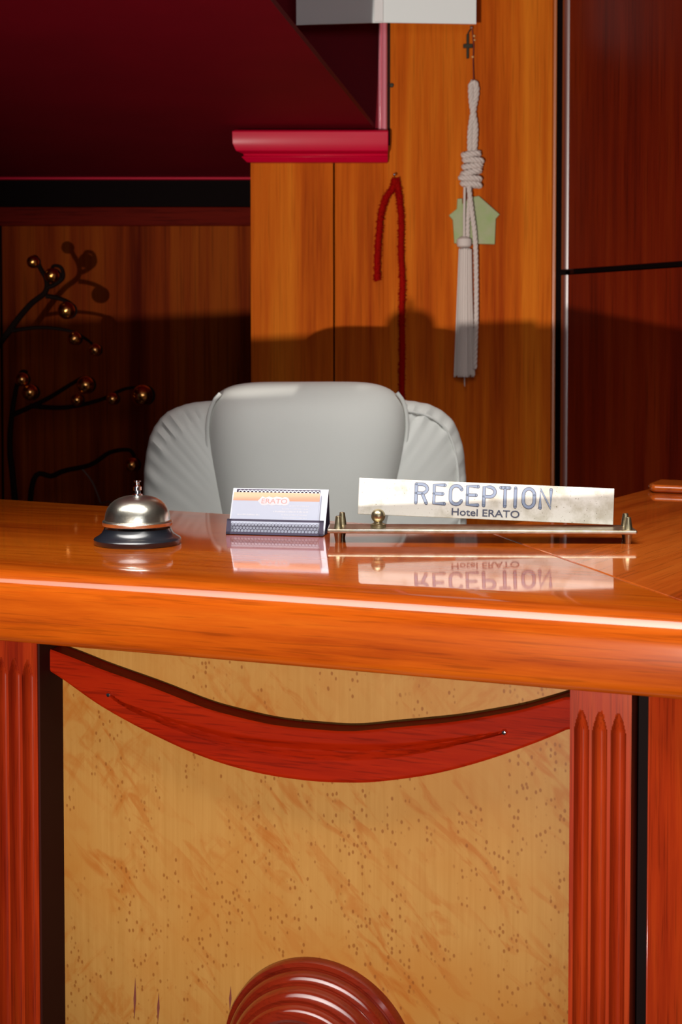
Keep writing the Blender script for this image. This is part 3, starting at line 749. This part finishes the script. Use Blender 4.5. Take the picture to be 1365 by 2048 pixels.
# ------------------------------------------------------------------ rope tassel
ROPE = plain('cream_cord', (.66, .57, .53), .9, spec=.1, bump=.3, bscale=1500)
YT = YW - .014
def w3(px, py, y=YT): p = ay(px, py, y); return p
to_ = w3(948, 165)
tas = empty('rope_tassel', tuple(to_)); tag(tas, 'cream twisted rope tassel with coiled knot hanging on the wood-panelled wall', 'tassel')
def L(p): return Vector(p) - to_
def twisted(path, r, strands=3, pitch=.030, m=None):
    m = m or M(); P = smooth_path(path, 14); d_ = 0; acc = [0]
    for i in range(1, len(P)): acc.append(acc[-1] + (P[i] - P[i - 1]).length)
    for s in range(strands):
        pts = []
        for i, p in enumerate(P):
            t = (P[min(i + 1, len(P) - 1)] - P[max(i - 1, 0)]).normalized()
            a = Vector((0, 1, 0)).cross(t).normalized(); b = t.cross(a); th = 2 * math.pi * (acc[i] / pitch + s / strands)
            pts.append(p + (a * math.cos(th) + b * math.sin(th)) * r * .54)
        m.tube(pts, r * .50, 9)
    return m
# top loop: two cords twisted together, a pinched eye at the top
m = M()
for sgn in (-1, 1):
    twisted([L(w3(948, 163)) + Vector((0, 0, 0)), L(w3(948 + sgn * 5, 172)), L(w3(948 + sgn * 5, 190)), L(w3(947 + sgn * 2, 212)), L(w3(947 - sgn * 4, 250)), L(w3(946 - sgn * 5, 275)), L(w3(945 - sgn * 4, 305))], .0064, 3, .032, m)
m.build('cord_loop', ROPE, tas)
# coils
m = M(); nt_ = 6
for q in range(nt_):
    cy_ = 309 + q * 12.0; lean = (-3, 2, -2, -6, 3, 4)[q]; ccx = (943, 947, 945, 943, 941, 943)[q]; hw_ = (18, 20, 19, 19, 22, 20)[q]
    c_ = L(w3(ccx, cy_)); pts = []
    for i in range(33):
        a = 2 * math.pi * i / 32; pts.append(c_ + Vector((math.cos(a) * hw_ * .00105 * .84, math.sin(a) * .0080 - .0025, math.cos(a) * lean * -.0005)))
    twisted(pts[::2], .0064, 3, .026, m)
m.build('coiled_knot', ROPE, tas)
twisted([L(w3(938, 372, YT - .008)), L(w3(944, 420, YT - .010)), L(w3(951, 480, YT - .008)), L(w3(953, 560, YT - .004)), L(w3(953, 640, YT - .004)), L(w3(951, 700, YT - .004)), L(w3(950, 738, YT - .004))], .0052, 3, .030).build('long_cord', ROPE, tas)
twisted([L(w3(941, 374)), L(w3(937, 430)), L(w3(936, 478))], .0046, 3, .028).build('short_cord', ROPE, tas)
M().tube([L(w3(930, 374, YT - .006)), L(w3(929, 430, YT - .004)), L(w3(929, 474, YT - .004))], .0026, 8).build('thread', ROPE, tas)
# tassel head and skirt
hc = L(w3(929, 484))
M().lathe([(0, .013), (.008, .011), (.0150, .006), (.0160, -.002), (.0145, -.009), (.010, -.0115), (0, -.012)], tuple(hc), 28).build('tassel_head', ROPE, tas)
m = M(); rnd = random.Random(5)
tp_, bt_ = L(w3(931, 500)), L(w3(929, 752))
for q in range(150):
    a = rnd.uniform(0, 2 * math.pi); rr = math.sqrt(rnd.random())
    dx = rr * math.cos(a); dy = rr * math.sin(a) * .5
    L_ = bt_.z + rnd.uniform(-.003, .004)
    m.tube([tp_ + Vector((dx * .0130, dy * .013, rnd.uniform(-.001, .004))), Vector((tp_.x + dx * .0155 - .001, tp_.y + dy * .015, (tp_.z * 2 + L_) / 3)), Vector((bt_.x + dx * .0220, bt_.y + dy * .017, L_))], .0011, 5)
m.tube([bt_ + Vector((0, -.002, .01)), bt_ + Vector((.001, -.002, -.022))], .0010, 5)
m.build('skirt', ROPE, tas)
# house plaque behind the cords
GRN = plain('pale_green_glaze', (.28, .36, .13), .5, var=.3, vscale=45, vcol=(.36, .36, .20))
hs = [(909, 487), (906, 440), (898, 431), (914, 418), (915, 398), (925, 397), (925, 408), (941, 395), (958, 392), (1000, 429), (992, 438), (990, 489)]
hp = ay(948, 440, YW - .004)
m = M(); P = [ay(x, y, YW - .004) - hp for x, y in hs]
m.prism([(p.x, p.z) for p in P], -.0045, .0035)
tag(m.build('house_plaque', GRN, loc=tuple(hp), bevel=.001), 'pale green house-shaped plaque on the wall behind the cream cords', 'ornament')
# cross pendant and its nail
Yx = YW - .006
cr_ = ay(940, 60, Yx); cz = empty('cross_pendant', tuple(cr_)); tag(cz, 'small dark cross pendant on a nail just under the white board', 'pendant')
DKM = plain('dark_bronze', (.035, .028, .015), .5, .6)
a_ = lambda x, y: ay(x, y, Yx) - cr_
m = M(); p = a_(936, 68), a_(936, 117); m.box(p[0].x - .0026, p[0].x + .0026, -.002, .002, p[1].z, p[0].z); q = a_(927, 96), a_(946, 88); m.box(q[0].x, q[1].x, -.0025, .0025, q[0].z, q[1].z)
m.build('cross', DKM, cz, bevel=.0008)
M().ball(tuple(a_(943, 56) + Vector((0, -.004, 0))), .004).build('nail_head', CHROME, cz)
M().tube([a_(943, 56) + Vector((0, 0, 0)), a_(943, 56) + Vector((0, .006, 0))], .0018, 8).build('nail_shank', CHROME, cz)
M().tube(smooth_path([a_(942, 58), a_(938, 64), a_(936, 70)]), .0014, 6).build('ring', DKM, cz)
th_ = empty('hanging_thread', tuple(to_)); tag(th_, 'thin red-brown thread with tiny beads from nail to rope loop', 'thread')
M().tube([L(ay(945, 58, Yx)), L(ay(948, 90, Yx)), L(ay(947, 120, Yx)), L(w3(948, 166))], .0013, 6).build('thread', plain('red_brown_thread', (.16, .018, .01), .7), th_)
AMB = plain('amber_bead', (.75, .42, .16), .25, coat=1)
for px, py, r in ((949, 72, .0026), (950, 80, .0022), (946, 114, .0026)): M().ball(tuple(L(ay(px, py, Yx))), r, 12).build('bead', AMB, th_)

# ------------------------------------------------------------------ red garland on a nail
YG = YW - .012
g0 = ay(790, 350, YG); ga = empty('red_garland', tuple(g0)); tag(ga, 'fuzzy red garland draped over a nail on the wood-panelled wall', 'garland')
RED = plain('red_chenille', (.30, .003, .002), .9, bump=.4, bscale=900, spec=.05)
def fuzz(path, r, name):
    P = smooth_path([ay(x, y, YG) - g0 for x, y in path], 12); rnd = random.Random(len(path)); m = M().tube(P, r * .80, 9)
    for p_ in P:
        for q in range(7):
            a = rnd.uniform(0, 6.28); t = rnd.uniform(-.5, .5)
            d_ = Vector((math.cos(a), min(math.sin(a), .5) , t)).normalized() * r * rnd.uniform(.95, 1.35)
            m.tube([p_ + Vector((0, 0, rnd.uniform(-.002, .002))), p_ + d_], [.0016, .0006], 4)
    m.build(name, RED, ga)
fuzz([(791, 358), (786, 376), (771, 398), (762, 430), (758, 470), (755, 520), (755, 560)], .0078, 'short_strand')
fuzz([(792, 358), (797, 380), (800, 405), (803, 450), (802, 500), (805, 560), (804, 620), (805, 700), (804, 775), (805, 850), (805, 930)], .0076, 'long_strand')
nh = ay(789, 350, YG) - g0
M().tube([nh + Vector((0, -.006, 0)), nh + Vector((0, .013, 0))], .002, 8).build('nail', CHROME, ga)
M().ball(tuple(nh + Vector((0, -.007, 0))), .0035, 12).build('nail_head', CHROME, ga)
# small hole/nail at the edge of the wood
hpn = ay(784, 170, YW - .003)
tag(M().lathe([(0, .002), (.004, .0015), (.005, -.003)], tuple(hpn), 12, 'y').build('screw_head', DKM), 'small dark screw head in the wood beside the crimson corner trim', 'screw')

# ------------------------------------------------------------------ decorative berry branch on the left
YB = 3.25
b0_ = Vector((ay(60, 900, YB).x, YB + .05, 0)); br = empty('berry_branch', tuple(b0_))
tag(br, 'dark curly branch carrying shiny amber glass balls at the left, behind the bell', 'decorative branch')
BRK = plain('dark_bark', (.010, .004, .003), .7, spec=.08)
BB = lambda x, y, d=0: ay(x, y, YB + d) - b0_
foot = Vector((0, .02, .30))
stems = [([foot, BB(-60, 900), BB(-30, 740), BB(20, 660), BB(60, 610), BB(90, 585), BB(93, 560), BB(80, 535), BB(72, 515), BB(60, 518)], .0085),
         ([BB(92, 592), BB(115, 596), BB(138, 605), BB(150, 618), BB(146, 632)], .0060),
         ([BB(93, 575), BB(108, 570), BB(126, 555), BB(122, 535), BB(107, 532), BB(102, 545)], .0060),
         ([BB(20, 662), BB(80, 655), BB(140, 662), BB(175, 680), BB(192, 696)], .0050),
         ([foot, BB(30, 1000), BB(20, 900), BB(25, 820), BB(40, 750), BB(55, 745)], .0080),
         ([BB(25, 830), BB(90, 800), BB(140, 770), BB(168, 755), BB(182, 765)], .0060),
         ([BB(60, 812), BB(130, 815), BB(200, 800), BB(250, 778), BB(290, 775)], .0060),
         ([foot, BB(60, 1010), BB(110, 950), BB(180, 930), BB(220, 905), BB(258, 900), BB(270, 915)], .0070)]
for i, (p_, r) in enumerate(stems):
    P = smooth_path(p_, 8); M().tube(P, [r * (1 - .45 * k / (len(P) - 1)) for k in range(len(P))], 9).build('stem', BRK, br)
M().tube(smooth_path([foot, BB(215, 1060), BB(200, 1003), BB(185, 965), BB(168, 942), BB(160, 935)]), .0022, 8).build('thin_stem', plain('brown_twig', (.10, .035, .022), .5), br)
BALL = plain('amber_glass_ball', (.95, .42, .10), .20, 1, coat=1, coat_r=.03)
pot = M().lathe([(0, 0), (.075, 0), (.095, .05), (.10, .15), (.07, .25), (.045, .30), (.05, .32), (.044, .32), (.038, .29), (.0, .28)], (0, 0, 0), 40).build('vase', BLKP, br)
for x, y, r in ((66, 524, 10), (104, 551, 12), (133, 621, 14), (149, 677, 11), (190, 700, 10), (44, 759, 11), (60, 785, 13), (171, 770, 14), (154, 800, 10), (225, 798, 10), (285, 791, 17), (264, 930, 12)):
    c_ = BB(x, y, -.015); R_ = 1.25 * r * YB / FPX
    o = M().ball(tuple(c_), R_, 24).build('glass_ball', BALL, br)
    M().lathe([(R_ * 1.08 * math.sin(t), R_ * 1.08 * math.cos(t) * -1) for t in [math.radians(q) for q in range(0, 66, 13)]], tuple(c_ + Vector((R_ * .2, 0, 0))), 16, 'y').build('cup', BRK, o)
    # short twig to the nearest stem
